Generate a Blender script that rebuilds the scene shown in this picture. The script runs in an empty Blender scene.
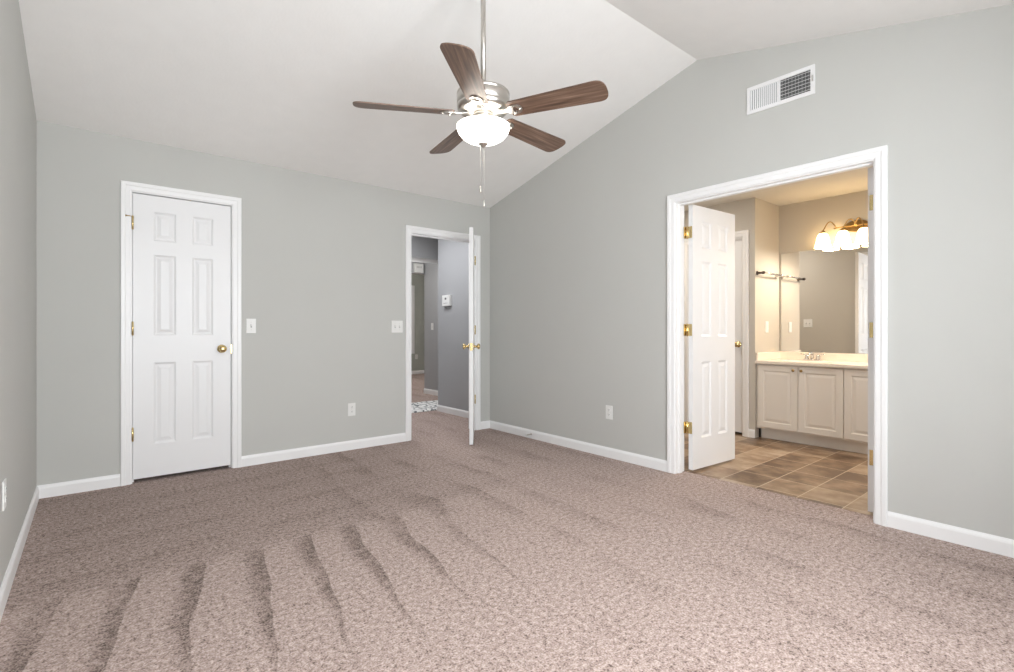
import bpy, bmesh, math, random
from mathutils import Vector, Matrix
random.seed(4)
SC = bpy.context.scene
COL = SC.collection
PI = math.pi

# ---------------------------------------------------------------- camera
F_PX, HORIZON = 503.0, 329.7
cam_data = bpy.data.cameras.new('camera')
cam = bpy.data.objects.new('camera', cam_data)
COL.objects.link(cam)
cam_data.sensor_fit = 'HORIZONTAL'
cam_data.sensor_width = 36.0
cam_data.lens = 36.0 * F_PX / 1014.0
cam_data.shift_y = -(336.0 - HORIZON) / 1014.0
cam_data.clip_start = 0.02
cam.location = (0, 0, 1.08)
cam.rotation_euler = (PI / 2, 0, -math.radians(39.5))
SC.camera = cam

# ---------------------------------------------------------------- view, world, lights
SC.view_settings.view_transform = 'Standard'
SC.view_settings.look = 'None'
SC.view_settings.gamma = 1.0
SC.view_settings.use_curve_mapping = False
SC.view_settings.exposure = 0.0
SC.cycles.use_denoising = True
SC.cycles.max_bounces = 12
SC.cycles.diffuse_bounces = 8
SC.cycles.sample_clamp_indirect = 6.0
SC.cycles.caustics_reflective = False
SC.cycles.caustics_refractive = False

world = bpy.data.worlds.new('sky_world')
SC.world = world
world.use_nodes = True
wn = world.node_tree.nodes
wl = world.node_tree.links
sky = wn.new('ShaderNodeTexSky')
sky.sky_type = 'HOSEK_WILKIE'
sky.turbidity = 4.0
sky.sun_direction = (0.3, 0.7, 0.6)
wl.new(sky.outputs['Color'], wn['Background'].inputs['Color'])
wn['Background'].inputs['Strength'].default_value = 0.6


def area(name, loc, rot, sx, sy, power, col=(1, 1, 1), spread=PI):
    d = bpy.data.lights.new(name, 'AREA')
    d.shape = 'RECTANGLE'
    d.size, d.size_y, d.energy, d.color, d.spread = sx, sy, power, col, spread
    o = bpy.data.objects.new(name, d)
    o.location, o.rotation_euler = loc, rot
    COL.objects.link(o)
    return o


def point(name, loc, power, col=(1, 1, 1), r=0.05):
    d = bpy.data.lights.new(name, 'POINT')
    d.energy, d.color, d.shadow_soft_size = power, col, r
    o = bpy.data.objects.new(name, d)
    o.location = loc
    COL.objects.link(o)
    return o


# room numbers (metres)
XL, XR = -0.275, 3.375          # wall faces
YB, YF = 4.39, -0.53
RIDGE_Y, RIDGE_Z, EAVE_Z = 1.93, 3.03, 2.417
WT = 0.115                      # wall thickness
XRO, YBO = XR + WT, YB + WT
# windows: in the wall behind the camera and in the left wall beyond the frame
FRONT_WINDOWS = [(0.0, 1.0), (1.15, 2.15)]
WIN_Z = (0.62, 2.12)
LEFT_WINDOW = (0.55, 1.75)
# daylight arriving at each window
DAY = (0.925, 0.965, 1.0)
for a, b in FRONT_WINDOWS:
    area('window_daylight', ((a + b) / 2, YF - WT - 0.03, 1.37), (PI / 2, 0, 0), b - a, 1.5, 86, DAY)
area('window_daylight', (XL - WT - 0.03, 1.15, 1.37), (0, -PI / 2, 0), 1.5, 1.2, 7, DAY)
# fills added for hall, passage, bathroom; unseen lamp of the lit far room
area('hall_fill', (2.72, 5.3, 2.40), (0, 0, 0), 0.8, 1.1, 22, (0.96, 0.97, 1.0))  # added fill for the hall, no fixture modelled
point('far_room_lamp', (4.2, 9.3, 2.1), 60, (1.0, 0.98, 0.95), 0.2)
point('passage_fill', (3.62, 6.85, 1.9), 11, (1.0, 0.98, 0.95), 0.1)  # added to brighten the white box and passage
area('bath_fill', (4.5, 0.40, 2.38), (0, 0, 0), 0.5, 0.5, 23, (1.0, 0.94, 0.86))  # added fill that brightens the vanity cabinets
area('bath_fill', (4.2, 3.1, 2.38), (0, 0, 0), 0.4, 0.4, 14, (1.0, 0.93, 0.84))  # second added fill, reaches the cabinets from the other side


# ---------------------------------------------------------------- materials
def mat(name, col, rough=0.6, metal=0.0, spec=0.5, bump=0.0, bscale=200, var=0.0, vscale=3, emit=None, estr=0.0, coat=0.0):
    m = bpy.data.materials.new(name)
    m.use_nodes = True
    nt = m.node_tree
    n, l = nt.nodes, nt.links
    b = n['Principled BSDF']
    b.inputs['Base Color'].default_value = (*col, 1)
    b.inputs['Roughness'].default_value = rough
    b.inputs['Metallic'].default_value = metal
    b.inputs['Specular IOR Level'].default_value = spec
    b.inputs['Coat Weight'].default_value = coat
    if emit:
        b.inputs['Emission Color'].default_value = (*emit, 1)
        b.inputs['Emission Strength'].default_value = estr
    tc = n.new('ShaderNodeTexCoord')
    if var:
        t = n.new('ShaderNodeTexNoise')
        t.inputs['Scale'].default_value = vscale
        t.inputs['Detail'].default_value = 4
        l.new(tc.outputs['Object'], t.inputs['Vector'])
        r = n.new('ShaderNodeMapRange')
        r.inputs['From Min'].default_value = 0.3
        r.inputs['From Max'].default_value = 0.7
        r.inputs['To Min'].default_value = 1 - var
        r.inputs['To Max'].default_value = 1 + var
        l.new(t.outputs['Fac'], r.inputs['Value'])
        h = n.new('ShaderNodeHueSaturation')
        h.inputs['Color'].default_value = (*col, 1)
        l.new(r.outputs['Result'], h.inputs['Value'])
        l.new(h.outputs['Color'], b.inputs['Base Color'])
    if bump:
        t = n.new('ShaderNodeTexNoise')
        t.inputs['Scale'].default_value = bscale
        t.inputs['Detail'].default_value = 3
        l.new(tc.outputs['Object'], t.inputs['Vector'])
        bp = n.new('ShaderNodeBump')
        bp.inputs['Strength'].default_value = bump
        bp.inputs['Distance'].default_value = 0.002
        l.new(t.outputs['Fac'], bp.inputs['Height'])
        l.new(bp.outputs['Normal'], b.inputs['Normal'])
    return m


WALL = mat('grey_wall_paint', (0.537, 0.5385, 0.515), 0.75, spec=0.3, bump=0.08, bscale=250, var=0.008)
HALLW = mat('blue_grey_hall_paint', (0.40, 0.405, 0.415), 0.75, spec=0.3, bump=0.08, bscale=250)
BATHW = mat('warm_grey_bath_paint', (0.56, 0.525, 0.47), 0.6, spec=0.4, bump=0.06, bscale=250)
CEIL = mat('white_ceiling_texture', (0.87, 0.862, 0.845), 0.9, spec=0.2, bump=0.35, bscale=55, var=0.01, vscale=9)
TRIM = mat('white_trim_gloss', (0.86, 0.86, 0.86), 0.35, spec=0.5)
DOORM = mat('white_door_paint', (0.82, 0.82, 0.825), 0.38, spec=0.5, bump=0.03, bscale=120)
PLATE = mat('white_plastic', (0.80, 0.80, 0.78), 0.35)
DARK = mat('dark_recess', (0.02, 0.02, 0.02), 0.8)
SLOT = mat('grey_slot', (0.12, 0.12, 0.12), 0.6)
BRASS = mat('polished_brass', (0.74, 0.58, 0.29), 0.2, 1.0, bump=0.03, bscale=80)
ABRASS = mat('antique_brass', (0.42, 0.29, 0.13), 0.32, 1.0, bump=0.03, bscale=80)
NICKEL = mat('brushed_nickel', (0.62, 0.59, 0.55), 0.28, 1.0, bump=0.04, bscale=160)
CHROME = mat('chrome', (0.72, 0.71, 0.70), 0.10, 1.0)
BRONZE = mat('dark_bronze', (0.10, 0.08, 0.07), 0.35, 1.0)
MIRROR = mat('mirror_silver', (0.90, 0.90, 0.89), 0.01, 1.0)
CABINET = mat('cream_cabinet_paint', (0.80, 0.76, 0.71), 0.42, spec=0.5, bump=0.03, bscale=100)
MARBLE = mat('cream_cultured_marble', (0.86, 0.78, 0.69), 0.18, spec=0.5, var=0.03, vscale=7)
BOWL = mat('lit_frosted_glass', (0.95, 0.94, 0.90), 0.3, emit=(1.0, 0.95, 0.87), estr=6.0)
SHADE = mat('lit_warm_glass', (0.95, 0.93, 0.88), 0.35, emit=(1.0, 0.68, 0.32), estr=7.5)
DUCT = mat('vent_shadow_grey', (0.10, 0.10, 0.10), 0.8)
VENTW = mat('white_vent_enamel', (0.82, 0.82, 0.82), 0.4)
CHAIN = mat('pull_chain_metal', (0.62, 0.60, 0.55), 0.35, 0.8)


def glass_pane():
    m = bpy.data.materials.new('window_glass')
    m.use_nodes = True
    n, l = m.node_tree.nodes, m.node_tree.links
    n.remove(n['Principled BSDF'])
    t = n.new('ShaderNodeBsdfTransparent')
    g = n.new('ShaderNodeBsdfGlossy')
    g.inputs['Roughness'].default_value = 0.02
    x = n.new('ShaderNodeMixShader')
    x.inputs['Fac'].default_value = 0.06
    l.new(t.outputs[0], x.inputs[1])
    l.new(g.outputs[0], x.inputs[2])
    l.new(x.outputs[0], n['Material Output'].inputs['Surface'])
    return m


GLASS = glass_pane()


class NT:
    """tiny helper for chaining nodes"""
    def __init__(self, m):
        self.n, self.l = m.node_tree.nodes, m.node_tree.links

    def put(self, sock, v):
        if isinstance(v, (int, float)):
            sock.default_value = v
        elif isinstance(v, tuple):
            sock.default_value = v
        else:
            self.l.new(v, sock)

    def math(self, op, a, b=0.0, c=None, clamp=False):
        x = self.n.new('ShaderNodeMath')
        x.operation = op
        x.use_clamp = clamp
        self.put(x.inputs[0], a)
        self.put(x.inputs[1], b)
        if c is not None:
            self.put(x.inputs[2], c)
        return x.outputs[0]

    def smooth(self, v, lo, hi, a=0.0, b=1.0):
        x = self.n.new('ShaderNodeMapRange')
        x.interpolation_type = 'SMOOTHSTEP'
        for k, q in (('Value', v), ('From Min', lo), ('From Max', hi), ('To Min', a), ('To Max', b)):
            self.put(x.inputs[k], q)
        return x.outputs[0]

    def noise(self, vec, scale, detail=2, rough=0.5):
        x = self.n.new('ShaderNodeTexNoise')
        x.inputs['Scale'].default_value = scale
        x.inputs['Detail'].default_value = detail
        x.inputs['Roughness'].default_value = rough
        self.put(x.inputs['Vector'], vec)
        return x

    def ramp(self, f, stops):
        x = self.n.new('ShaderNodeValToRGB')
        e = x.color_ramp.elements
        while len(e) < len(stops):
            e.new(0.5)
        for q, (p, c) in zip(e, stops):
            q.position = p
            q.color = (*c, 1)
        self.put(x.inputs[0], f)
        return x.outputs[0]

    def mix(self, f, a, b, blend='MIX'):
        x = self.n.new('ShaderNodeMix')
        x.data_type = 'RGBA'
        x.blend_type = blend
        self.put(x.inputs[0], f)
        self.put(x.inputs[6], a)
        self.put(x.inputs[7], b)
        return x.outputs[2]


def carpet_mat():
    m = mat('brown_flecked_carpet', (0.4, 0.33, 0.3), 0.95, spec=0.1)
    t = NT(m)
    b = t.n['Principled BSDF']
    b.inputs['Sheen Weight'].default_value = 0.08
    b.inputs['Sheen Roughness'].default_value = 0.6
    geo = t.n.new('ShaderNodeNewGeometry').outputs['Position']
    sep = t.n.new('ShaderNodeSeparateXYZ')
    t.l.new(geo, sep.inputs[0])
    X, Y = sep.outputs[0], sep.outputs[1]
    fleck = t.noise(geo, 135, 2, 0.7).outputs['Fac']
    fleck2 = t.noise(geo, 48, 2, 0.6).outputs['Fac']
    f = t.math('ADD', t.math('MULTIPLY', fleck, 0.6), t.math('MULTIPLY', fleck2, 0.4))
    # vacuum-cleaner tracks: nap laid the other way, in a fan of long strokes
    wob = t.noise(geo, 1.3, 2).outputs['Fac']
    wob2 = t.noise(geo, 6.0, 2).outputs['Fac']
    yy = t.math('SUBTRACT', 2.68, Y)                       # distance below the stroke tips
    u = t.math('ADD', X, t.math('MULTIPLY', yy, 0.20))
    u = t.math('ADD', u, t.math('MULTIPLY', wob, 0.16))
    u = t.math('ADD', u, t.math('MULTIPLY', wob2, 0.012))
    fr = t.math('FRACT', t.math('DIVIDE', u, 0.245))
    width = t.smooth(yy, 0.0, 1.2, 0.40, 0.90)             # wedge narrows away from its tip
    wedge = t.math('MULTIPLY', t.smooth(fr, width, 0.965), t.smooth(fr, 1.0, 0.975))
    on = t.math('MULTIPLY', t.smooth(yy, -0.06, 0.03), t.smooth(yy, 1.5, 0.5))
    fade = t.smooth(X, 1.9, 1.1)
    patch = t.smooth(t.noise(geo, 2.2, 2).outputs['Fac'], 0.30, 0.55)
    w1 = t.math('MULTIPLY', t.math('MULTIPLY', wedge, on), t.math('MULTIPLY', fade, t.math('ADD', 0.45, t.math('MULTIPLY', patch, 0.55))))
    # strip beyond the stroke tips lies darker, with faint cross rows
    beyond = t.math('MULTIPLY', t.smooth(yy, 0.05, -0.10), t.smooth(X, 3.2, 1.0))
    rows = t.math('FRACT', t.math('DIVIDE', t.math('ADD', t.math('SUBTRACT', Y, t.math('MULTIPLY', X, 0.10)), t.math('MULTIPLY', wob, 0.25)), 0.34))
    rows = t.math('MULTIPLY', t.smooth(rows, 0.55, 0.97), t.smooth(rows, 1.0, 0.975))
    w2 = t.math('MULTIPLY', beyond, t.math('ADD', 0.36, t.math('MULTIPLY', rows, t.math('MULTIPLY', patch, 0.20))))
    # weaker strokes across the rest of the floor
    v = t.math('ADD', t.math('ADD', X, t.math('MULTIPLY', Y, -0.05)), t.math('MULTIPLY', wob, 0.3))
    fr2 = t.math('FRACT', t.math('DIVIDE', v, 0.33))
    w3 = t.math('MULTIPLY', t.math('MULTIPLY', t.smooth(fr2, 0.45, 0.96), t.smooth(fr2, 1.0, 0.97)),
                t.math('MULTIPLY', t.smooth(X, 0.9, 1.6), t.smooth(t.noise(geo, 1.7, 3).outputs['Fac'], 0.42, 0.62)))
    w3 = t.math('MULTIPLY', w3, 0.42)
    blot = t.math('MULTIPLY', t.smooth(t.noise(geo, 9, 3).outputs['Fac'], 0.52, 0.72), 0.14)
    mott = t.smooth(t.noise(geo, 24, 2).outputs['Fac'], 0.32, 0.66, 0.55, 1.35)
    dark = t.math('ADD', t.math('ADD', t.math('MULTIPLY', w1, mott), w2), t.math('ADD', t.math('MULTIPLY', w3, mott), blot), clamp=True)
    base = t.ramp(t.math('SUBTRACT', f, t.math('MULTIPLY', dark, 0.085)),
                  [(0.35, (0.095, 0.064, 0.052)), (0.435, (0.305, 0.226, 0.195)), (0.53, (0.455, 0.352, 0.315)), (0.63, (0.62, 0.515, 0.475))])
    h = t.n.new('ShaderNodeHueSaturation')
    t.l.new(base, h.inputs['Color'])
    t.l.new(t.smooth(dark, 0.0, 1.0, 1.02, 0.86), h.inputs['Value'])
    t.l.new(h.outputs['Color'], b.inputs['Base Color'])
    bp = t.n.new('ShaderNodeBump')
    bp.inputs['Strength'].default_value = 0.9
    bp.inputs['Distance'].default_value = 0.008
    t.l.new(f, bp.inputs['Height'])
    t.l.new(bp.outputs['Normal'], b.inputs['Normal'])
    return m


CARPET = carpet_mat()


def tile_mat():
    m = mat('brown_slate_vinyl_tile', (0.3, 0.2, 0.12), 0.38, spec=0.5)
    t = NT(m)
    b = t.n['Principled BSDF']
    geo = t.n.new('ShaderNodeNewGeometry').outputs['Position']
    mp = t.n.new('ShaderNodeMapping')
    mp.inputs['Location'].default_value = (-3.84, -1.313, 0)
    t.l.new(geo, mp.inputs['Vector'])
    br = t.n.new('ShaderNodeTexBrick')
    br.offset = 0.0
    br.squash = 1.0
    for k, v in (('Scale', 1.0), ('Mortar Size', 0.0032), ('Brick Width', 0.30), ('Row Height', 0.257), ('Bias', 0.0), ('Mortar Smooth', 0.2)):
        br.inputs[k].default_value = v
    br.inputs['Color1'].default_value = (0, 0, 0, 1)
    br.inputs['Color2'].default_value = (1, 1, 1, 1)
    br.inputs['Mortar'].default_value = (0.5, 0.5, 0.5, 1)
    t.l.new(mp.outputs[0], br.inputs['Vector'])
    st = t.n.new('ShaderNodeMapping')
    st.inputs['Scale'].default_value = (5.0, 3.6, 1)
    t.l.new(geo, st.inputs['Vector'])
    ns = t.noise(st.outputs[0], 1.0, 5, 0.62).outputs['Fac']
    bw = t.n.new('ShaderNodeRGBToBW')
    t.l.new(br.outputs['Color'], bw.inputs[0])
    f = t.math('ADD', t.math('MULTIPLY', ns, 0.95), t.math('MULTIPLY', t.math('SUBTRACT', bw.outputs[0], 0.5), 0.34))
    c = t.ramp(f, [(0.28, (0.11, 0.062, 0.032)), (0.44, (0.25, 0.16, 0.095)), (0.58, (0.37, 0.265, 0.175)), (0.75, (0.50, 0.40, 0.30))])
    c = t.mix(br.outputs['Fac'], c, (0.54, 0.44, 0.33, 1))
    t.l.new(c, b.inputs['Base Color'])
    bp = t.n.new('ShaderNodeBump')
    bp.inputs['Strength'].default_value = 0.3
    bp.inputs['Distance'].default_value = 0.002
    bp.invert = True
    t.l.new(br.outputs['Fac'], bp.inputs['Height'])
    t.l.new(bp.outputs['Normal'], b.inputs['Normal'])
    return m


TILE = tile_mat()


def wood_mat():
    m = mat('walnut_blade_wood', (0.2, 0.1, 0.06), 0.38, spec=0.5)
    t = NT(m)
    b = t.n['Principled BSDF']
    tc = t.n.new('ShaderNodeTexCoord')
    st = t.n.new('ShaderNodeMapping')
    st.inputs['Scale'].default_value = (3.0, 55, 20)
    t.l.new(tc.outputs['Object'], st.inputs['Vector'])
    ns = t.noise(st.outputs[0], 1.0, 5, 0.6).outputs['Fac']
    c = t.ramp(ns, [(0.30, (0.055, 0.030, 0.020)), (0.50, (0.14, 0.082, 0.055)), (0.70, (0.27, 0.18, 0.13))])
    t.l.new(c, b.inputs['Base Color'])
    return m


WOOD = wood_mat()


def rug_mat():
    m = mat('marbled_rug_pile', (0.8, 0.8, 0.8), 0.95, spec=0.1)
    t = NT(m)
    b = t.n['Principled BSDF']
    geo = t.n.new('ShaderNodeNewGeometry').outputs['Position']
    n0 = t.noise(geo, 7, 3, 0.6)
    w = t.n.new('ShaderNodeTexWave')
    w.inputs['Scale'].default_value = 3.2
    w.inputs['Distortion'].default_value = 9.0
    w.inputs['Detail'].default_value = 3.0
    w.inputs['Detail Scale'].default_value = 2.2
    t.l.new(geo, w.inputs['Vector'])
    f = t.math('ADD', t.math('MULTIPLY', w.outputs['Fac'], 0.7), t.math('MULTIPLY', n0.outputs['Fac'], 0.3))
    c = t.ramp(f, [(0.16, (0.16, 0.17, 0.18)), (0.28, (0.42, 0.44, 0.45)), (0.38, (0.88, 0.88, 0.87)), (0.8, (0.92, 0.92, 0.91))])
    t.l.new(c, b.inputs['Base Color'])
    return m


RUG = rug_mat()


# ---------------------------------------------------------------- mesh helpers
class MB:
    def __init__(self):
        self.bm = bmesh.new()

    def box(self, x0, x1, y0, y1, z0, z1, bevel=0.0, M=None):
        r = bmesh.ops.create_cube(self.bm, size=1.0)
        vs = r['verts']
        for v in vs:
            v.co = Vector((x0 + (v.co.x + .5) * (x1 - x0), y0 + (v.co.y + .5) * (y1 - y0), z0 + (v.co.z + .5) * (z1 - z0)))
        if bevel:
            es = list({e for v in vs for e in v.link_edges})
            q = bmesh.ops.bevel(self.bm, geom=es, offset=bevel, segments=2, affect='EDGES', profile=0.6)
            vs = list({v for f in q['faces'] for v in f.verts} | {v for v in vs if v.is_valid})
        if M is not None:
            bmesh.ops.transform(self.bm, matrix=M, verts=[v for v in vs if v.is_valid])
        return self

    def prism(self, pts, vec):
        """closed polygon of 3-D points, pushed along vec"""
        vec = Vector(vec)
        a = [self.bm.verts.new(Vector(p)) for p in pts]
        b = [self.bm.verts.new(Vector(p) + vec) for p in pts]
        n = len(pts)
        fs = [self.bm.faces.new(a), self.bm.faces.new(list(reversed(b)))]
        for i in range(n):
            fs.append(self.bm.faces.new((a[i], b[i], b[(i + 1) % n], a[(i + 1) % n])))
        bmesh.ops.recalc_face_normals(self.bm, faces=fs)
        return self

    def lathe(self, prof, seg=32, M=None, smooth=True):
        rings = []
        new = []
        for r, z in prof:
            if r < 1e-6:
                v = self.bm.verts.new((0, 0, z))
                rings.append([v])
                new.append(v)
            else:
                ring = [self.bm.verts.new((r * math.cos(2 * PI * k / seg), r * math.sin(2 * PI * k / seg), z)) for k in range(seg)]
                rings.append(ring)
                new += ring
        fs = []
        for a, b in zip(rings, rings[1:]):
            for k in range(seg):
                k2 = (k + 1) % seg
                if len(a) == 1 and len(b) == 1:
                    continue
                if len(a) == 1:
                    q = (a[0], b[k], b[k2])
                elif len(b) == 1:
                    q = (a[k], b[0], a[k2])
                else:
                    q = (a[k], b[k], b[k2], a[k2])
                fs.append(self.bm.faces.new(q))
        for f in fs:
            f.smooth = smooth
        bmesh.ops.recalc_face_normals(self.bm, faces=fs)
        if M is not None:
            bmesh.ops.transform(self.bm, matrix=M, verts=new)
        return self

    def tube(self, pts, r, seg=10, closed=False):
        pts = [Vector(p) for p in pts]
        n = len(pts)
        rad = r if isinstance(r, (list, tuple)) else [r] * n
        rings = []
        up = None
        for i, p in enumerate(pts):
            if closed:
                d = (pts[(i + 1) % n] - pts[i - 1]).normalized()
            else:
                d = (pts[min(i + 1, n - 1)] - pts[max(i - 1, 0)]).normalized()
            if up is None:
                up = Vector((0, 0, 1)) if abs(d.z) < 0.9 else Vector((1, 0, 0))
            s = d.cross(up).normalized()
            up = s.cross(d).normalized()
            rings.append([self.bm.verts.new(p + rad[i] * (math.cos(2 * PI * k / seg) * s + math.sin(2 * PI * k / seg) * up)) for k in range(seg)])
        fs = []
        for i in range(n if closed else n - 1):
            a, b = rings[i], rings[(i + 1) % n]
            for k in range(seg):
                fs.append(self.bm.faces.new((a[k], a[(k + 1) % seg], b[(k + 1) % seg], b[k])))
        if not closed:
            fs.append(self.bm.faces.new(list(reversed(rings[0]))))
            fs.append(self.bm.faces.new(rings[-1]))
        for f in fs:
            f.smooth = True
        bmesh.ops.recalc_face_normals(self.bm, faces=fs)
        return self

    def build(self, name, m, parent=None):
        me = bpy.data.meshes.new(name)
        self.bm.normal_update()
        self.bm.to_mesh(me)
        self.bm.free()
        me.materials.append(m)
        o = bpy.data.objects.new(name, me)
        COL.objects.link(o)
        if parent is not None:
            o.parent = parent
        return o


def tag(o, label=None, cat=None, group=None, kind=None):
    for k, v in (('label', label), ('category', cat), ('group', group), ('kind', kind)):
        if v:
            o[k] = v
    return o


def thing(name, loc=(0, 0, 0), rz=0.0, **kw):
    o = bpy.data.objects.new(name, None)
    o.empty_display_size = 0.1
    o.location = loc
    o.rotation_euler = (0, 0, rz)
    COL.objects.link(o)
    return tag(o, **kw)


def struct(name, mb, m, label=None, cat=None):
    return tag(mb.build(name, m), label, cat, None, 'structure')


def copy_tree(o, parent=None):
    c = o.copy()
    COL.objects.link(c)
    c.parent = parent
    for ch in list(o.children):
        copy_tree(ch, c)
    return c


RX = lambda a: Matrix.Rotation(a, 4, 'X')
RY = lambda a: Matrix.Rotation(a, 4, 'Y')
RZ = lambda a: Matrix.Rotation(a, 4, 'Z')
TR = lambda *p: Matrix.Translation(p)

# ---------------------------------------------------------------- the room shell
# openings (finished jamb faces)
CLOSET = (0.216, 0.838, 2.047)
HALLD = (2.408, 3.170, 2.028)
BATHD = (0.868, 2.104, 2.028)
JT = 0.02

struct('floor', MB().box(XL - WT, XRO, YF - WT, YBO, -0.06, 0), CARPET, 'brown flecked carpet with vacuum tracks', 'carpet')

# gable walls: polygon in (y, z)
def ztop(y):
    return RIDGE_Z - (RIDGE_Z - EAVE_Z) / (YB - RIDGE_Y) * abs(y - RIDGE_Y)


def gable(name, x, dx, openings, m):
    """openings: (y0, y1, z0, z1)"""
    mb = MB()
    ys = sorted({YF, YB, RIDGE_Y} | {v for o in openings for v in o[:2]})
    for a, b in zip(ys, ys[1:]):
        o = [q for q in openings if q[0] <= a + 1e-6 and q[1] >= b - 1e-6]
        spans = [(0, None)]
        if o:
            spans = [(o[0][3], None)]
            if o[0][2] > 0:
                spans.append((0, o[0][2]))
        for z0, z1 in spans:
            t0, t1 = (ztop(a), ztop(b)) if z1 is None else (z1, z1)
            mb.prism([(x, a, z0), (x, b, z0), (x, b, t1), (x, a, t0)], (dx, 0, 0))
    return struct(name, mb, m)


gable('wall_right', XR, WT, [(BATHD[0] - JT, BATHD[1] + JT, 0, BATHD[2] + JT)], WALL)
gable('wall_left', XL, -WT, [(*LEFT_WINDOW, *WIN_Z)], WALL)


def flat_wall(name, x0, x1, y0, y1, ztop_, openings, m, z_bottom=0.0, along='x'):
    mb = MB()
    lo, hi = (x0, x1) if along == 'x' else (y0, y1)
    cuts = sorted({lo, hi} | {v for o in openings for v in o[:2]})

    def put(a, b, z0, z1):
        if along == 'x':
            mb.box(a, b, y0, y1, z0, z1)
        else:
            mb.box(x0, x1, a, b, z0, z1)
    for a, b in zip(cuts, cuts[1:]):
        o = [q for q in openings if q[0] <= a + 1e-6 and q[1] >= b - 1e-6]
        if o:
            put(a, b, o[0][3], ztop_)
            if o[0][2] > z_bottom:
                put(a, b, z_bottom, o[0][2])
        else:
            put(a, b, z_bottom, ztop_)
    return struct(name, mb, m)


flat_wall('wall_back', XL - WT, XRO, YB, YBO, EAVE_Z + 0.001,
          [(CLOSET[0] - JT, CLOSET[1] + JT, 0, CLOSET[2] + JT), (HALLD[0] - JT, HALLD[1] + JT, 0, HALLD[2] + JT)], WALL)
flat_wall('wall_front', XL - WT, XRO, YF - WT, YF, EAVE_Z + 0.001, [(a, b, *WIN_Z) for a, b in FRONT_WINDOWS], WALL)

ce = MB()
sl = (RIDGE_Z - EAVE_Z) / (YB - RIDGE_Y)
e1, e0 = YBO, YF - WT
za, zb = RIDGE_Z - sl * (e1 - RIDGE_Y), RIDGE_Z - sl * (RIDGE_Y - e0)
for y1, z1 in ((e1, za), (e0, zb)):
    ce.prism([(XL - WT, RIDGE_Y, RIDGE_Z), (XL - WT, y1, z1), (XL - WT, y1, z1 + 0.12), (XL - WT, RIDGE_Y, RIDGE_Z + 0.12)], (XRO - XL + WT, 0, 0))
struct('ceiling', ce, CEIL, 'white vaulted ceiling', 'ceiling')

# windows outside the frame that let the daylight in
def window(n, horizontal, c, w, at):
    fr = MB()
    z0, z1 = WIN_Z
    d0, d1 = -WT + 0.02, -0.04
    for a, b, p, q in ((-w / 2, -w / 2 + .05, z0, z1), (w / 2 - .05, w / 2, z0, z1), (-w / 2 + .05, w / 2 - .05, z0, z0 + .05),
                       (-w / 2 + .05, w / 2 - .05, z1 - .05, z1), (-w / 2 + .05, w / 2 - .05, (z0 + z1) / 2 - .02, (z0 + z1) / 2 + .02)):
        fr.box(a, b, d0, d1, p, q)
    for a, b, p, q in ((-w / 2 - .06, -w / 2, z0 - .06, z1 + .06), (w / 2, w / 2 + .06, z0 - .06, z1 + .06),
                       (-w / 2, w / 2, z1, z1 + .06), (-w / 2, w / 2, z0 - .06, z0)):
        fr.box(a, b, 0, 0.015, p, q)
    root = thing('window_%d' % n, (c, at, 0) if horizontal else (at, c, 0), 0 if horizontal else -PI / 2, kind='structure')
    fr.build('window_frame', TRIM, root)
    MB().box(-w / 2 + .04, w / 2 - .04, -0.072, -0.068, z0 + .04, z1 - .04).build('window_pane', GLASS, root)


for i, (a, b) in enumerate(FRONT_WINDOWS):
    window(i + 1, True, (a + b) / 2, b - a, YF)
window(3, False, sum(LEFT_WINDOW) / 2, LEFT_WINDOW[1] - LEFT_WINDOW[0], XL)


# ---- casing profile swept around an opening (mitred legs and head)
CASING = [(0.0, 0.0), (0.0, 0.008), (0.006, 0.011), (0.030, 0.013), (0.036, 0.017), (0.056, 0.018), (0.060, 0.015), (0.060, 0.0)]


def casing(n, x0, x1, top, frame, depth, label, reveal=0.006, stop=None):
    """frame maps (along, out, up) to world; out points into the room; depth = wall thickness behind"""
    mb = MB()
    pr = CASING
    a0, a1, t = x0 - reveal, x1 + reveal, top + reveal
    rows = []
    for (w, o) in pr:
        rows.append([(a0 - w, o, 0), (a0 - w, o, t + w), (a1 + w, o, t + w), (a1 + w, o, 0)])
    V = [[mb.bm.verts.new(frame(*p)) for p in r] for r in rows]
    fs = []
    for i in range(len(pr)):
        j = (i + 1) % len(pr)
        for k in range(3):
            fs.append(mb.bm.faces.new((V[i][k], V[i][k + 1], V[j][k + 1], V[j][k])))
    fs.append(mb.bm.faces.new([r[0] for r in V]))
    fs.append(mb.bm.faces.new([r[3] for r in V][::-1]))
    bmesh.ops.recalc_face_normals(mb.bm, faces=fs)

    def fbox(p, q):
        P, Q = Vector(frame(*p)), Vector(frame(*q))
        mb.box(*[v for i in range(3) for v in (min(P[i], Q[i]), max(P[i], Q[i]))])
    fbox((x0 - JT, 0, 0), (x0, -depth, top + JT))
    fbox((x1, 0, 0), (x1 + JT, -depth, top + JT))
    fbox((x0, 0, top), (x1, -depth, top + JT))
    if stop:
        s0, s1 = stop
        fbox((x0, s0, 0), (x0 + 0.011, s1, top))
        fbox((x1 - 0.011, s0, 0), (x1, s1, top))
        fbox((x0 + 0.011, s0, top - 0.011), (x1 - 0.011, s1, top))
    return struct('trim_%d' % n, mb, TRIM, label, 'door casing')


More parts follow.
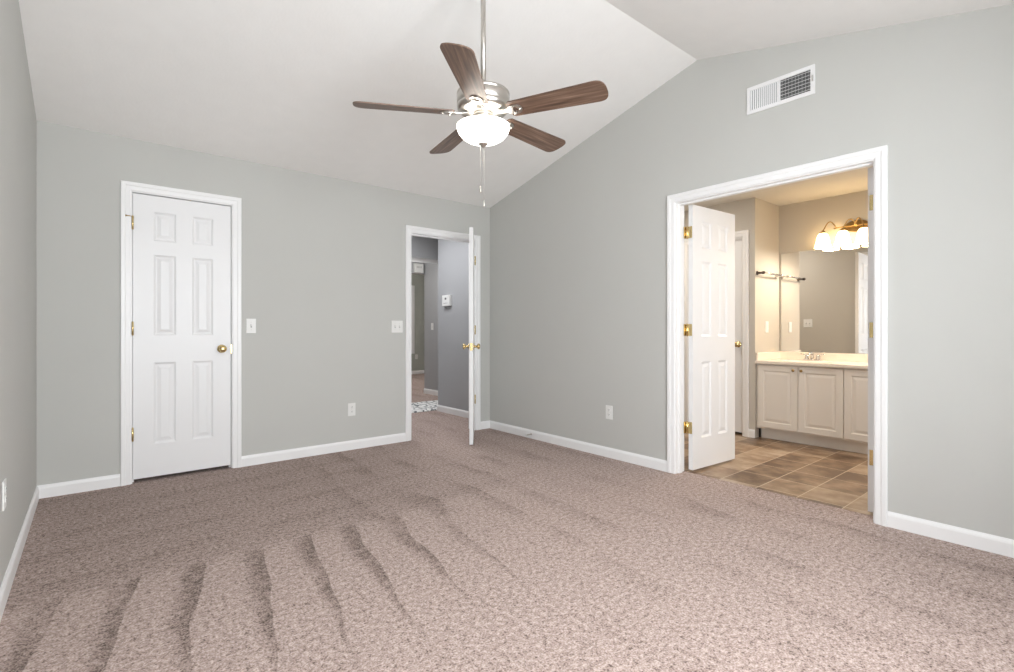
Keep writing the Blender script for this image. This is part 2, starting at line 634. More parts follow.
f_back = lambda a, o, u: (a, YB - o, u)
f_right = lambda a, o, u: (XR - o, a, u)
f_bath = lambda a, o, u: (5.10 - o, a, u)
f_bath_in = lambda a, o, u: (XRO + o, a, u)
casing(1, CLOSET[0], CLOSET[1], CLOSET[2], f_back, WT, 'white casing around the closed six-panel door', stop=(-0.045, -0.08))
casing(2, HALLD[0], HALLD[1], HALLD[2], f_back, WT, 'white casing around the hall doorway', stop=(-0.045, -0.08))
casing(3, BATHD[0], BATHD[1], BATHD[2], f_right, WT, 'white casing around the wide bathroom doorway', stop=(-0.035, -0.07))


# ---------------------------------------------------------------- doors
def leaf_mesh(w, h, t):
    """six-panel leaf: x 0..w from hinge, y 0..t, z 0..h, panels pressed into both faces"""
    bm = bmesh.new()
    st = w * 0.195
    pw = (w - 2 * st - w * 0.165) / 2
    k = h / 2.03
    xs = [0, st, st + pw, w - st - pw, w - st, w]
    zs = [0, .235 * k, .825 * k, 1.02 * k, 1.605 * k, 1.705 * k, 1.915 * k, h]
    cells = {(i, j) for i in (1, 3) for j in (1, 3, 5)}

    def quad(ps, y_of, flip):
        vs = [bm.verts.new((p[0], y_of, p[1])) for p in ps]
        bm.faces.new(vs[::-1] if flip else vs)

    for side in (0, 1):
        y0 = 0 if side == 0 else t
        s = 1 if side == 0 else -1
        for i in range(5):
            for j in range(7):
                a, b, c, d = xs[i], xs[i + 1], zs[j], zs[j + 1]
                if (i, j) not in cells:
                    quad([(a, c), (b, c), (b, d), (a, d)], y0, side == 1)
                    continue
                rings = []
                for ins, dep in ((0, 0), (0.004, 0.003), (0.014, 0.009), (0.022, 0.009), (0.044, 0.003)):
                    y = y0 + s * dep
                    rings.append([bm.verts.new((p[0], y, p[1])) for p in
                                  ((a + ins, c + ins), (b - ins, c + ins), (b - ins, d - ins), (a + ins, d - ins))])
                for r0, r1 in zip(rings, rings[1:]):
                    for q in range(4):
                        f = (r0[q], r0[(q + 1) % 4], r1[(q + 1) % 4], r1[q])
                        bm.faces.new(f[::-1] if side else f)
                bm.faces.new(rings[-1][::-1] if side else rings[-1])
    for (p, q) in (((0, 0), (w, 0)), ((w, 0), (w, h)), ((w, h), (0, h)), ((0, h), (0, 0))):
        bm.faces.new([bm.verts.new(v) for v in ((p[0], 0, p[1]), (p[0], t, p[1]), (q[0], t, q[1]), (q[0], 0, q[1]))])
    bmesh.ops.remove_doubles(bm, verts=bm.verts, dist=1e-5)
    bmesh.ops.recalc_face_normals(bm, faces=bm.faces)
    return bm


KNOB = [(0, 0), (0.031, 0), (0.032, 0.004), (0.026, 0.009), (0.012, 0.012), (0.0105, 0.030), (0.016, 0.036), (0.025, 0.042),
        (0.0275, 0.050), (0.025, 0.058), (0.016, 0.064), (0, 0.066)]


def hinge(parent, x, y, z, plates=(), r=0.0065, h=0.089):
    """barrel with ball tips plus flat leaf plates given as boxes"""
    mb = MB()
    mb.lathe([(0, -.006), (.004, -.005), (.0045, -.001), (r, 0), (r, h), (.0045, h + .001), (.004, h + .005), (0, h + .006)], 12, TR(x, y, z - h / 2))
    for b in plates:
        mb.box(b[0], b[1], b[2], b[3], z - h / 2, z + h / 2)
    return mb.build('hinge', BRASS, parent)


HZ = (0.318, 1.062, 1.805)


def door(n, loc, ang, w, h, y_off, label, knob_sides=(0, 1), knob_z=0.907, t=0.035):
    root = thing('door_%d' % n, loc, ang, label=label, cat='door', kind='structure')
    mb = MB()
    mb.bm.free()
    mb.bm = leaf_mesh(w, h, t)
    bmesh.ops.translate(mb.bm, vec=(0, y_off, 0), verts=mb.bm.verts)
    mb.build('door_leaf', DOORM, root)
    for s in knob_sides:
        M = TR(w - 0.062, y_off + (t if s else 0), knob_z) @ (RX(-PI / 2) if s else RX(PI / 2))
        MB().lathe(KNOB, 28, M).build('door_knob', BRASS, root)
    return root


# closed closet door in the back wall
d1 = door(1, (CLOSET[0] + 0.004, YB + 0.010, 0.026), 0, CLOSET[1] - CLOSET[0] - 0.009, 2.014, 0, 'closed white six-panel door with one brass knob and brass hinges', (0,))
for z in HZ:
    hinge(d1, -0.002, -0.012, z, [(-0.005, 0.001, -0.008, 0.004)])
st = MB().tube([(-0.002, -0.008, 1.848), (-0.02, -0.022, 1.848), (-0.04, -0.026, 1.848)], 0.0035, 8)
st.lathe([(0, 0), (.007, 0), (.008, .003), (.007, .007), (0, .008)], 12, TR(-0.042, -0.018, 1.848) @ RX(PI / 2))
st.build('hinge_pin_stop', ABRASS, d1)
MB().box(CLOSET[1] - CLOSET[0] - 0.010, CLOSET[1] - CLOSET[0] - 0.003, -0.010, 0.004, 0.87, 0.94).build('strike_plate', BRASS, d1)

# hall door, open into the room and seen edge-on
ang = math.radians(233.2)
d2 = door(2, (HALLD[1] - 0.006, YB - 0.006, 0.016), ang, 0.742, 2.012, -0.036, 'open white door with brass knobs standing edge-on in the hall doorway', (0, 1))
inv = Matrix.Rotation(-ang, 4, 'Z')
for z in HZ:
    hinge(d2, 0.0, 0.006, z, [(0.001, 0.003, -0.034, 0.004)])
MB().box(0.7405, 0.744, -0.031, -0.005, 0.87, 0.94).build('latch_plate', BRASS, d2)

# bathroom pair
ang = math.radians(-3.55)
d3 = door(3, (XRO + 0.017, 2.078, 0.016), ang, 0.588, 2.012, -0.035, 'white six-panel door leaf swung open onto the bathroom tiles', ())
for z in HZ:
    hinge(d3, -0.006, 0.009, z, [(-0.004, 0.0, -0.030, 0.004), (-0.030, -0.006, 0.018, 0.0225)], r=0.0075)
    # plate let into the hinge edge reads as a wide brass tab
d4 = door(4, (XRO + 0.017, 0.895, 0.016), math.radians(-1.0), 0.588, 2.012, 0.0, 'white door leaf folded back beside the vanity, only its hinge edge showing', ())
for z in HZ:
    hinge(d4, -0.006, -0.009, z, [(-0.004, 0.0, 0.006, 0.026)], r=0.0065)

# ---------------------------------------------------------------- baseboards
BP = [(0, 0), (0.013, 0), (0.013, 0.062), (0.010, 0.072), (0.006, 0.078), (0.004, 0.083), (0, 0.083)]


def baseboard(side, p, q, nrm, m=TRIM, name=None):
    """profile (out, up) swept from p to q on the floor; nrm points into the room"""
    p, q, nrm = Vector((*p, 0)), Vector((*q, 0)), Vector((*nrm, 0))
    mb = MB()
    mb.prism([p + nrm * o + Vector((0, 0, u)) for o, u in BP], q - p)
    return struct('baseboard_%s' % side, mb, m)


CO = 0.067
baseboard('back', (XL, YB), (CLOSET[0] - CO, YB), (0, -1))
baseboard('back', (CLOSET[1] + CO, YB), (HALLD[0] - CO, YB), (0, -1))
baseboard('back', (HALLD[1] + CO, YB), (XR, YB), (0, -1))
baseboard('right', (XR, YB - .013), (XR, BATHD[1] + CO), (-1, 0))
baseboard('right', (XR, BATHD[0] - CO), (XR, YF + .013), (-1, 0))
baseboard('left', (XL, YF + .013), (XL, YB - .013), (1, 0))
baseboard('front', (XL, YF), (XR, YF), (0, 1))

# ---------------------------------------------------------------- closet behind the closed door
cl = MB()
cl.box(0.0, 1.1, YBO, YBO + 0.6, -0.06, 0.0)
struct('floor_closet', cl, CARPET)
cl = MB()
cl.box(-0.1, 0.0, YBO, YBO + 0.7, 0, 2.3).box(1.1, 1.2, YBO, YBO + 0.7, 0, 2.3).box(0.0, 1.1, YBO + 0.6, YBO + 0.7, 0, 2.3).box(-0.1, 1.2, YBO, YBO + 0.7, 2.3, 2.4)
struct('wall_closet', cl, WALL)

# ---------------------------------------------------------------- hall and the room beyond
HC = 2.42
struct('floor_hall', MB().box(2.2, 8.6, YBO, 11.0, -0.06, 0), CARPET)
struct('ceiling_hall', MB().box(2.0, 8.6, YBO, 11.0, HC, HC + 0.08), CEIL)
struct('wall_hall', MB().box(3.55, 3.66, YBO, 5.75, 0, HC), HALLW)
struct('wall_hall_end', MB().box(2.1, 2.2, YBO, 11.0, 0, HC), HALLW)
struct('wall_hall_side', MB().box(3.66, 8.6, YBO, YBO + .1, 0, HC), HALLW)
struct('trim_4', MB().box(2.2, 4.40, 6.20, 6.62, 2.085, HC), HALLW)
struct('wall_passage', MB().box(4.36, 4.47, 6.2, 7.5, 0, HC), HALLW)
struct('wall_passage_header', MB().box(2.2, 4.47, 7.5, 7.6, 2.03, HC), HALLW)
fw = mat('pale_green_grey_paint', (0.45, 0.47, 0.43), 0.75, spec=0.3, bump=0.08, bscale=250)
struct('wall_far_room', MB().box(2.2, 8.6, 10.86, 11.0, 0, HC), fw)
struct('wall_far_side', MB().box(8.5, 8.6, YBO, 10.86, 0, HC), fw)
struct('trim_7', MB().box(5.86, 6.03, 10.835, 10.86, 0.50, 2.15), TRIM, 'white casing strip on the far wall', 'casing')
baseboard('hall', (3.55, YBO + .02), (3.55, 5.75), (-1, 0))
baseboard('passage', (4.36, 6.2), (4.36, 7.5), (-1, 0))
baseboard('far_room', (2.2, 10.86), (8.5, 10.86), (0, -1))

# ---------------------------------------------------------------- bathroom shell
BX, MX, AY = 5.10, 5.66, 2.298       # gable front, mirror wall, alcove side wall
BC = 2.40
WC = (2.424, 3.03, 2.02)
struct('floor_bathroom', MB().box(XRO + 0.004, MX + 0.1, -0.1, 3.8, -0.06, 0.0), TILE, 'brown slate-look tile floor of the bathroom', 'floor')
struct('ceiling_bathroom', MB().box(XRO, 6.4, -0.1, 3.8, BC, BC + 0.08), mat('white_bath_ceiling', (0.74, 0.72, 0.68), 0.9, spec=0.2, bump=0.35, bscale=55))
mb = MB()
mb.box(BX, BX + WT, AY, WC[0] - JT, 0, BC).box(BX, BX + WT, WC[1] + JT, 3.7, 0, BC).box(BX, BX + WT, WC[0] - JT, WC[1] + JT, WC[2] + JT, BC)
mb.box(BX + WT, MX, AY, AY + 0.10, 0, BC)
struct('wall_bathroom', mb, BATHW)
struct('wall_mirror', MB().box(MX, MX + 0.1, 0.0, AY + 0.1, 0, BC), BATHW)
struct('wall_bathroom_end', MB().box(XRO, 6.4, 3.7, 3.8, 0, BC), BATHW)
struct('wall_bathroom_near', MB().box(XRO, 6.4, -0.1, 0.0, 0, BC), BATHW)
struct('wall_alcove', MB().box(BX, MX, 0.68, 0.78, 0, BC), BATHW)
# bathroom-side face of the bedroom wall, in the bathroom's own paint
mb = MB()
mb.box(XRO, XRO + 0.006, 0.0, BATHD[0] - 0.09, 0, BC).box(XRO, XRO + 0.006, BATHD[1] + 0.09, 3.7, 0, BC).box(XRO, XRO + 0.006, BATHD[0] - 0.09, BATHD[1] + 0.09, BATHD[2] + 0.09, BC)
struct('wall_bathroom_inner', mb, BATHW)
casing(5, BATHD[0], BATHD[1], BATHD[2], f_bath_in, 0.001, 'white casing on the bathroom side')
casing(6, WC[0], WC[1], WC[2], f_bath, WT, 'white casing around the small door beside the vanity', stop=(-0.02, -0.05))
struct('wall_closet_bath', MB().box(6.3, 6.4, AY, 3.7, 0, BC), BATHW)
struct('floor_water_closet', MB().box(MX + 0.1, 6.3, AY, 3.7, -0.06, 0), TILE)
baseboard('bathroom', (BX, AY), (BX, WC[0] - CO), (-1, 0))
baseboard('bathroom', (BX, WC[1] + CO), (BX, 3.7), (-1, 0))
baseboard('bathroom', (XRO + .006, BATHD[1] + CO), (XRO + .006, 3.7), (1, 0))
# inner small door; its knob side is next to the vanity
d5 = door(5, (BX + 0.052, WC[1] - 0.003, 0.022), -PI / 2, WC[1] - WC[0] - 0.006, 1.995, -0.0, 'white door with brass knob standing behind the open bathroom door leaf', (0,))

# ---------------------------------------------------------------- wall plates
def plate(name, loc, rz, label, cat, group=None, kind='outlet', gangs=1):
    """local: plate faces -y, centred on loc"""
    r = thing(name, loc, rz, label=label, cat=cat, group='light switches' if kind == 'switch' else 'wall outlets')
    w = 0.07 + 0.046 * (gangs - 1)
    MB().box(-w / 2, w / 2, -0.006, 0, -0.0575, 0.0575, 0.0025).build('cover_plate', PLATE, r)
    for g in range(gangs):
        cx = (g - (gangs - 1) / 2) * 0.046
        if kind == 'outlet':
            for s in (-1, 1):
                mb = MB()
                n = 20
                mb.prism([(cx + 0.0165 * max(-.86, min(.86, math.cos(2 * PI * k / n))), -0.0085, s * 0.0195 + 0.0145 * math.sin(2 * PI * k / n)) for k in range(n)], (0, 0.003, 0))
                rec = mb.build('receptacle', PLATE, r)
                sl_ = MB()
                for dx in (-.006, .006):
                    sl_.box(cx + dx - .0012, cx + dx + .0012, -0.0092, -0.0080, s * 0.0195 - 0.001, s * 0.0195 + 0.0085)
                sl_.lathe([(0, 0), (.0022, 0), (.0022, .001), (0, .001)], 10, TR(cx, -.0082, s * 0.0195 - .007) @ RX(PI / 2))
                sl_.build('slots', SLOT, rec)
        elif kind == 'switch':
            MB().box(cx - 0.0055, cx + 0.0055, -0.0068, -0.004, -0.013, 0.013).build('toggle_frame', mat('toggle_shadow', (0.45, 0.45, 0.44), 0.5), r)
            MB().box(-0.004, 0.004, -0.012, 0, -0.0035, 0.0075, 0.001, TR(cx, -0.006, 0.0) @ RX(-0.5)).build('toggle', PLATE, r)
        elif kind == 'rocker':
            MB().box(cx - 0.0165, cx + 0.0165, -0.0095, -0.003, -0.033, 0.033, 0.002).build('rocker', PLATE, r)
    for g in range(gangs):
        cx = (g - (gangs - 1) / 2) * 0.046
        for z in ((-.03, .03) if kind == 'switch' else ((0,) if kind == 'outlet' else ())):
            MB().lathe([(0, 0), (.0028, 0), (.0022, .0012), (0, .0014)], 10, TR(cx, -.006, z) @ RX(PI / 2)).build('screw', NICKEL, r)
    return r


plate('light_switch', (0.976, YB, 1.110), 0, 'single light switch beside the closed white door', 'light switch', kind='switch')
plate('light_switch', (2.253, YB, 1.110), 0, 'double light switch beside the hall doorway', 'light switch', kind='switch', gangs=2)
plate('wall_outlet', (1.803, YB, 0.361), 0, 'white outlet low on the wall between the closed door and hall doorway', 'outlet')
plate('wall_outlet', (XR, 2.733, 0.381), PI / 2 * 1, 'white outlet between the room corner and the bathroom doorway', 'outlet').rotation_euler = (0, 0, -PI / 2)
plate('wall_outlet', (XL, 2.834, 0.42), PI / 2, 'white outlet on the side wall, seen edge-on above the carpet edge', 'outlet')
plate('light_switch', (4.36, 7.237, 1.134), -PI / 2, 'small switch on the dark passage wall past the hall', 'light switch', kind='switch')
plate('wall_outlet', (6.09, 10.86, 0.42), 0, 'tiny outlet on the far wall seen down the hall', 'outlet')
plate('wall_outlet', (5.36, AY, 1.108), 0, 'white cover plate on the alcove wall below the towel bar', 'outlet', kind='rocker')
plate('light_switch', (XRO + .006, 2.78, 1.17), PI / 2, 'light switch on dim wall, seen only in the mirror', 'light switch', kind='switch', gangs=2)

# spring door stop screwed to the right baseboard
r = thing('door_stop', (XR - 0.013, 3.70, 0.045), 0, label='little spring door stop on the baseboard of the bathroom wall', cat='door stop')
MB().lathe([(0, 0), (.012, 0), (.012, .003), (.007, .006), (0, .006)], 14, RY(-PI / 2)).build('base_plate', NICKEL, r)
MB().tube([(-0.006 - 0.055 * k / 90, 0.0055 * math.cos(k * 0.9), 0.0055 * math.sin(k * 0.9)) for k in range(91)], 0.0016, 6).build('spring', NICKEL, r)
MB().lathe([(0, 0), (.007, 0), (.008, .004), (.007, .012), (0, .013)], 14, TR(-.060, 0, 0) @ RY(-PI / 2)).build('rubber_tip', PLATE, r)

# ---------------------------------------------------------------- wall register above the bathroom doorway
r = thing('air_vent', (XR, (1.162 + 1.571) / 2, 2.598), -PI / 2, label='white rectangular air register high on wall above the bathroom doorway', cat='vent')
W2, H2 = 0.2045, 0.089
fr = MB()
rim = 0.024
for a, b, c, d in ((-W2, -W2 + rim, -H2, H2), (W2 - rim, W2, -H2, H2), (-W2 + rim, W2 - rim, -H2, -H2 + rim), (-W2 + rim, W2 - rim, H2 - rim, H2), (-0.006, 0.006, -H2 + rim, H2 - rim)):
    fr.box(a, b, -0.010, 0, c, d, 0.0015)
fr.build('frame', VENTW, r)
MB().box(-W2 + rim, W2 - rim, -0.0015, 0, -H2 + rim, H2 - rim).build('duct_shade_sheet', DUCT, r)  # dark sheet on the wall, painted for the shade inside the duct
vl = MB()
n = 14
for k in range(n):
    x = -W2 + rim + (k + .5) * (W2 - rim - .006) / n
    vl.box(-0.0042, 0.0042, -0.0005, 0.0005, -H2 + rim, H2 - rim, 0, TR(x, -0.0055, 0) @ RZ(math.radians(42)))
vl.build('upright_louvers', VENTW, r)
hl = MB()
for k in range(6):
    z = -H2 + rim + (k + .5) * (2 * H2 - 2 * rim) / 6
    hl.box(0.006, W2 - rim, -0.0005, 0.0005, -0.0068, 0.0068, 0, TR(0, -0.0052, z) @ RX(math.radians(-55)))
for k in range(9):
    x = 0.006 + (k + .5) * (W2 - rim - .006) / 9
    hl.box(x - .0004, x + .0004, -0.0026, -0.0016, -H2 + rim, H2 - rim)
hl.build('level_louvers', VENTW, r)
MB().box(W2 - 0.013, W2 - 0.009, -0.018, -0.009, -0.012, 0.022).build('damper_lever', NICKEL, r)

# ---------------------------------------------------------------- ceiling fan
FX, FY = 1.552, 2.075
fan = thing('ceiling_fan', (FX, FY, 0), 0, label='five-blade walnut ceiling fan with nickel motor and lit glass bowl', cat='ceiling fan')
fz = ztop(FY)
MB().lathe([(0, fz + .02), (.072, fz + .015), (.072, fz - .02), (.066, fz - .045), (.04, fz - .075), (.02, fz - .082), (0, fz - .082)], 32).build('canopy', NICKEL, fan)
MB().lathe([(0, 2.33), (.0135, 2.33), (.0135, fz - .06), (0, fz - .06)], 20).build('downrod', NICKEL, fan)
mh = MB().lathe([(0, 2.186), (.062, 2.186), (.085, 2.192), (.118, 2.198), (.130, 2.208), (.135, 2.220), (.136, 2.228), (.133, 2.231), (.133, 2.235), (.136, 2.238),
                 (.136, 2.276), (.133, 2.279), (.133, 2.283), (.136, 2.286), (.135, 2.293), (.130, 2.298), (.075, 2.303), (.034, 2.308), (.030, 2.330), (.022, 2.340), (0, 2.34)], 56)
mh.build('motor_housing', NICKEL, fan)
BLADE_TIP, BLADE_IN = 0.645, 0.150


def blade_outline():
    wr, wt, cr, p = 0.056, 0.071, 0.055, 2.7
    pts = [(BLADE_IN, -wr + .012), (BLADE_IN + .012, -wr)]
    for k in range(0, 13):
        y = -wt * math.cos(PI / 2 * k / 12) ** 0.8 if k < 12 else 0.0
        x = BLADE_TIP - cr + cr * max(0.0, 1 - (abs(y) / wt) ** p) ** (1 / p)
        pts.append((x, y))
    q = [(x, -y) for x, y in pts[::-1]][1:]
    return pts + q


def make_blade(k, a):
    o = blade_outline()
    mb = MB().prism([(x, y, -0.003) for x, y in o], (0, 0, 0.006))
    b = mb.build('blade', WOOD, fan)
    b.matrix_local = TR(0, 0, 2.186) @ RZ(a) @ RX(math.radians(-13))
    iron = MB()
    # arm from the motor, flattened fork under the blade
    iron.prism([(.075, -.016, .002), (.115, -.012, -.006), (.150, -.014, -.0075), (.150, .014, -.0075), (.115, .012, -.006), (.075, .016, .002)], (0, 0, .006))
    bm = iron.bm
    n = 28
    O, I = [], []
    for t in range(n):
        a_ = 2 * PI * t / n
        O.append((0.178 + .040 * math.cos(a_), .034 * math.sin(a_)))
        I.append((0.184 + .011 * math.cos(a_), .022 * math.sin(a_)))
    L = [[bm.verts.new((p[0], p[1], z)) for p in q] for q, z in ((O, -.0085), (I, -.0085), (I, -.0035), (O, -.0035))]
    fs = []
    for q in range(4):
        for t in range(n):
            fs.append(bm.faces.new((L[q][t], L[q][(t + 1) % n], L[(q + 1) % 4][(t + 1) % n], L[(q + 1) % 4][t])))
    bmesh.ops.recalc_face_normals(bm, faces=fs)
    for p in ((.209, 0), (.172, .028), (.172, -.028)):
        iron.lathe([(0, -.004), (.006, -.003), (.0065, 0), (.0065, .004), (0, .004)], 12, TR(p[0], p[1], -.010))
    iron.build('blade_iron', NICKEL, b)
    return b


PH = math.radians(7.33)
for k in range(5):
    make_blade(k, PH + k * 2 * PI / 5)

MB().lathe([(0, 2.19), (.050, 2.19), (.054, 2.176), (.050, 2.160), (.058, 2.150), (.062, 2.140), (.058, 2.132), (.040, 2.130), (0, 2.130)], 40).build('light_fitter', NICKEL, fan)
bowl_prof = [(.058, 2.150), (.100, 2.154), (.132, 2.160), (.1365, 2.156), (.1365, 2.148), (.133, 2.128), (.124, 2.104), (.108, 2.080), (.085, 2.060), (.055, 2.046), (.02, 2.040), (0, 2.0395),
             (0, 2.044), (.052, 2.050), (.082, 2.064), (.104, 2.084), (.120, 2.107), (.129, 2.130), (.131, 2.148), (.128, 2.154), (.100, 2.150), (.058, 2.146)]
MB().lathe([(r_, 2.0395 + (z_ - 2.0395) * 0.74) for r_, z_ in bowl_prof], 56).build('glass_bowl', BOWL, fan)
MB().lathe([(0, 2.044), (.016, 2.042), (.026, 2.038), (.024, 2.032), (.014, 2.028), (.011, 2.022), (.007, 2.018), (0, 2.016)], 24).build('finial', NICKEL, fan)


def chain(name, x, y, z0, z1, pull):
    mb = MB()
    n = int((z0 - z1) / 0.006)
    mb.tube([(x, y, z0), (x, y, z1)], 0.0008, 6)
    for k in range(0, n, 2):
        mb.lathe([(0, -.0017), (.0017, 0), (0, .0017)], 6, TR(x, y, z0 - k * .006))
    c = mb.build(name, CHAIN, fan)
    MB().lathe([(0, 0), (.0035, -.003), (.0055, -.016), (.006, -.026), (.0045, -.034), (0, -.036)], 12, TR(x, y, z1)).build('pull_knob', pull, c)


u = Vector((math.cos(math.radians(39.5)), -math.sin(math.radians(39.5))))
chain('pull_chain', 0.004 * u.x, 0.004 * u.y, 2.025, 1.745, CHAIN)
chain('pull_chain', 0.058 * .2 + .010 * u.x, 0.058 + .010 * u.y, 2.150, 1.835, CHAIN)

# ---------------------------------------------------------------- bathroom: vanity
def panel_door(mb, y0, y1, z0, z1, x):
    """raised-panel cabinet door facing -x with its face at x"""
    bm = mb.bm
    t = 0.019
    rings = []
    for ins, dx in ((0, t), (0, 0.003), (0.003, 0), (0.055, 0), (0.060, 0.006), (0.068, 0.006), (0.090, 0.001)):
        rings.append([bm.verts.new((x + dx, p[0], p[1])) for p in ((y0 + ins, z0 + ins), (y1 - ins, z0 + ins), (y1 - ins, z1 - ins), (y0 + ins, z1 - ins))])
    fs = [bm.faces.new(rings[-1]), bm.faces.new(rings[0][::-1])]
    for a, b in zip(rings, rings[1:]):
        for q in range(4):
            fs.append(bm.faces.new((a[q], a[(q + 1) % 4], b[(q + 1) % 4], b[q])))
    bmesh.ops.recalc_face_normals(bm, faces=fs)
    return mb


V0, V1 = 0.782, AY - 0.002
van = thing('vanity_cabinet', (0, 0, 0), 0, label='cream bathroom vanity cabinet with raised-panel doors under the counter', cat='vanity')
MB().box(5.132, MX - 0.002, V0, V1, 0.10, 0.742).build('cabinet_body', CABINET, van)
MB().box(5.185, 5.20, V0, V1, 0, 0.10).box(5.185, MX - .01, V1 - .02, V1, 0, .10).build('toe_kick', CABINET, van)
for k in range(4):
    y1 = 2.278 - k * 0.373
    dmb = panel_door(MB(), y1 - 0.367, y1, 0.118, 0.732, 5.112)
    dd = dmb.build('cabinet_door', CABINET, van)
    ky = (y1 - 0.367 + 0.032) if k % 2 == 0 else (y1 - 0.032)
    MB().lathe([(0, 0), (.006, 0), (.006, .010), (.012, .016), (.014, .021), (.010, .026), (0, .027)], 18, TR(5.112, ky, 0.695) @ RY(-PI / 2)).build('knob', ABRASS, dd)

# countertop with moulded basin, backsplash
top = thing('countertop', (0, 0, 0), 0, label='cream moulded vanity top with oval basin over the cabinet', cat='countertop')
CT0, CT1 = 0.744, 0.772
SX, SY = 5.34, 1.935
mb = MB()
bm = mb.bm
# slab as a grid with an oval hole leading into the basin
NS = 48
out = []
x0, x1, y0, y1 = 5.092, MX - 0.001, V0 + .001, AY - 0.001
for k in range(NS):
    a = 2 * PI * k / NS
    c_, s_ = math.cos(a), math.sin(a)
    tx = ((x1 - SX) if c_ > 0 else (SX - x0)) / max(abs(c_), 1e-9)
    ty = ((y1 - SY) if s_ > 0 else (SY - (SY - (y1 - SY)))) / max(abs(s_), 1e-9)
    q = min(tx, ty)
    out.append((SX + c_ * q, SY + s_ * q))
ring0 = [bm.verts.new((p[0], p[1], CT1)) for p in out]
rad = [(0.155, 0.205, CT1), (0.148, 0.198, CT1 - .004), (0.135, 0.182, CT1 - .018), (0.10, 0.14, CT1 - 0.022)]
prev = ring0
for rx, ry, z in rad:
    rg = [bm.verts.new((SX + rx * math.cos(2 * PI * k / NS), SY + ry * math.sin(2 * PI * k / NS), z)) for k in range(NS)]
    for k in range(NS):
        f = bm.faces.new((prev[k], prev[(k + 1) % NS], rg[(k + 1) % NS], rg[k]))
        f.smooth = z < CT1
    prev = rg
bm.faces.new(prev)
bmesh.ops.recalc_face_normals(bm, faces=bm.faces)
yl = SY - (y1 - SY)
mb.box(x0 + .019, x1, y0, yl, CT1 - .02, CT1)
mb.box(x0, x0 + .02, y0, y1, CT0, CT1 - .0005, 0.004)
mb.box(x0 + .02, x1, y0, y1, CT0 - 0.001, CT0 + .004)
mb.build('counter_slab', MARBLE, top)
tag(MB().box(MX - 0.020, MX - 0.001, V0 + .001, AY - .001, CT1, 0.850, 0.003).build('backsplash', MARBLE), 'long cream backsplash strip running under the mirror', 'backsplash')
tag(MB().box(5.11, MX - .021, AY - .020, AY - .001, CT1, 0.850, 0.003).build('side_splash', MARBLE), 'short cream splash strip on alcove wall below the towel bar', 'backsplash')

# faucet
fc = thing('faucet', (5.545, SY, CT1), 0, label='chrome two-handle faucet on the vanity top', cat='faucet')
mb = MB()
mb.box(-.026, .026, -.078, .078, 0, .014, .006)
mb.build('base', CHROME, fc)
pts = [(0, 0, .012), (-.002, 0, .045), (-.014, 0, .066), (-.04, 0, .076), (-.075, 0, .070), (-.105, 0, .052)]
MB().tube(pts, [.017, .015, .013, .012, .011, .010], 14).build('spout', CHROME, fc)
for s in (-1, 1):
    mb = MB().lathe([(0, 0), (.021, 0), (.020, .012), (.014, .030), (.013, .040), (.009, .046), (0, .047)], 20, TR(0, s * .051, .012))
    mb.tube([(0, s * .051, .052), (-.004, s * .075, .060), (-.006, s * .105, .066)], [.007, .006, .0055], 10)
    mb.build('handle', CHROME, fc)
MB().tube([(.015, 0, .012), (.015, 0, .075)], .0035, 8).lathe([(0, 0), (.006, .001), (.006, .007), (0, .009)], 12, TR(.015, 0, .073)).build('lift_rod', CHROME, fc)

# mirror
mi = thing('wall_mirror', (MX, 0, 0), 0, label='large frameless mirror on wall behind the vanity', cat='mirror')
MB().box(-0.008, -0.001, 0.80, 2.272, 0.853, 1.888).build('glass', MIRROR, mi)

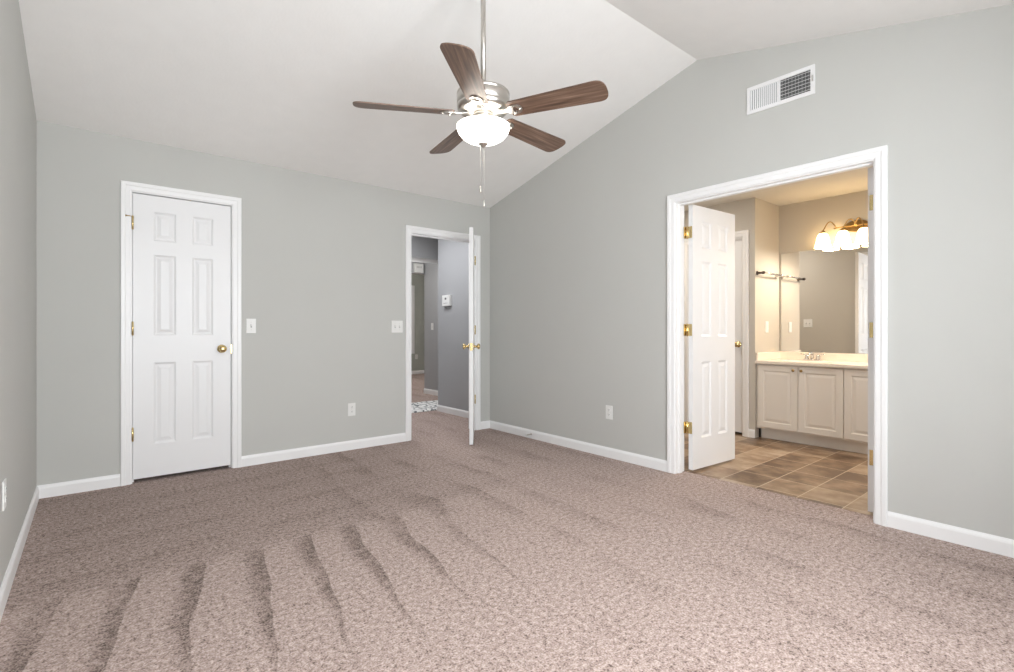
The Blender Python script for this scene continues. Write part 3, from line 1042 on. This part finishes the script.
# vanity light: four bell shades
vl = thing('vanity_light', (MX, 1.585, 2.075), 0, label='lit brass vanity light with frosted bell shades above the mirror', cat='wall lamp')
mb = MB()
n = 28
mb.prism([(-0.001, .105 * math.cos(2 * PI * k / n), .055 * math.sin(2 * PI * k / n)) for k in range(n)], (-.014, 0, 0))
mb.prism([(-0.015, .08 * math.cos(2 * PI * k / n), .04 * math.sin(2 * PI * k / n)) for k in range(n)], (-.010, 0, 0))
mb.build('back_plate', ABRASS, vl)
MB().tube([(-.055, -.18, -.005), (-.06, -.10, .0), (-.05, 0, .0), (-.06, .10, .0), (-.055, .18, -.005)], .006, 10).tube([(-.02, 0, 0), (-.055, 0, 0)], .009, 10).build('cross_bar', ABRASS, vl)
for y in (.255, .085, -.085, -.255):
    s = 1 if y > 0 else -1
    yb = y - s * .095
    pts = [(-.057, yb, .0)]
    for k in range(1, 13):
        a = PI * (1 - k / 12)
        yy = (y + yb) / 2 + s * (-1) * abs(y - yb) / 2 * math.cos(PI - a) if False else yb + (y - yb) * (k / 12)
        pts.append((-.057 - .063 * (k / 12), yy, .075 * math.sin(PI * k / 12) - .030 * (k / 12)))
    MB().tube(pts, .0055, 10).build('arm', ABRASS, vl)
    MB().lathe([(0, .012), (.010, .012), (.012, .004), (.026, -.004), (.030, -.018), (.024, -.022), (0, -.022)], 20, TR(-.12, y, -.032)).build('socket_cup', ABRASS, vl)
    prof = [(.022, -.045), (.034, -.052), (.046, -.072), (.054, -.100), (.060, -.135), (.072, -.182), (.0755, -.190),
            (.0725, -.189), (.0685, -.180), (.057, -.134), (.051, -.100), (.043, -.074), (.031, -.055), (.020, -.048)]
    MB().lathe(prof, 32, TR(-.12, y, 0)).build('glass_shade', SHADE, vl)
    point('vanity_bulb', (MX - .12, 1.585 + y, 2.075 - .172), 12, (1.0, 0.88, 0.72), 0.03)

# towel bar on the alcove wall
tb = thing('towel_bar', (5.36, AY, 1.648), 0, label='short chrome towel bar with dark posts on the alcove wall', cat='towel bar')
for s in (-1, 1):
    MB().lathe([(0, 0), (.022, 0), (.022, .006), (.012, .012), (.010, .045), (.014, .050), (.015, .070), (.010, .078), (0, .079)], 18, TR(s * .215, 0, 0) @ RX(PI / 2)).build('post', BRONZE if s < 0 else CHROME, tb)
MB().tube([(-.215, -.062, 0), (.215, -.062, 0)], .008, 12).build('bar', CHROME, tb)

# ---------------------------------------------------------------- hall things
th = thing('thermostat', (3.55, 5.50, 1.455), -PI / 2, label='white thermostat on the blue-grey hall wall', cat='thermostat')
MB().box(-.085, .085, -.042, 0, -.07, .07, .006).build('body', PLATE, th)
MB().box(-.018, .018, -.0435, -.041, .012, .036).build('display', SLOT, th)
MB().box(-.05, .05, -.0435, -.041, -.035, -.031).build('seam', SLOT, th)

cb = thing('chime_box', (4.24, 7.5, 2.115), 0, label='white box fixed high above the opening at the end of the hall', cat='box')
MB().box(-.085, .075, -.05, 0, -.075, .075, .006).build('case', PLATE, cb)
mb = MB()
for k in range(4):
    mb.box(-.05 + k * .025, -.04 + k * .025, -.052, -.049, .0, .03)
mb.build('grille', mat('grille_grey', (0.45, 0.45, 0.44), 0.6), cb)

rug = MB()
rug.box(2.55, 4.15, 5.80, 6.55, 0.0, 0.014, 0.005)
tag(rug.build('hall_rug', RUG), 'white and grey marbled rug on the hall floor', 'rug')
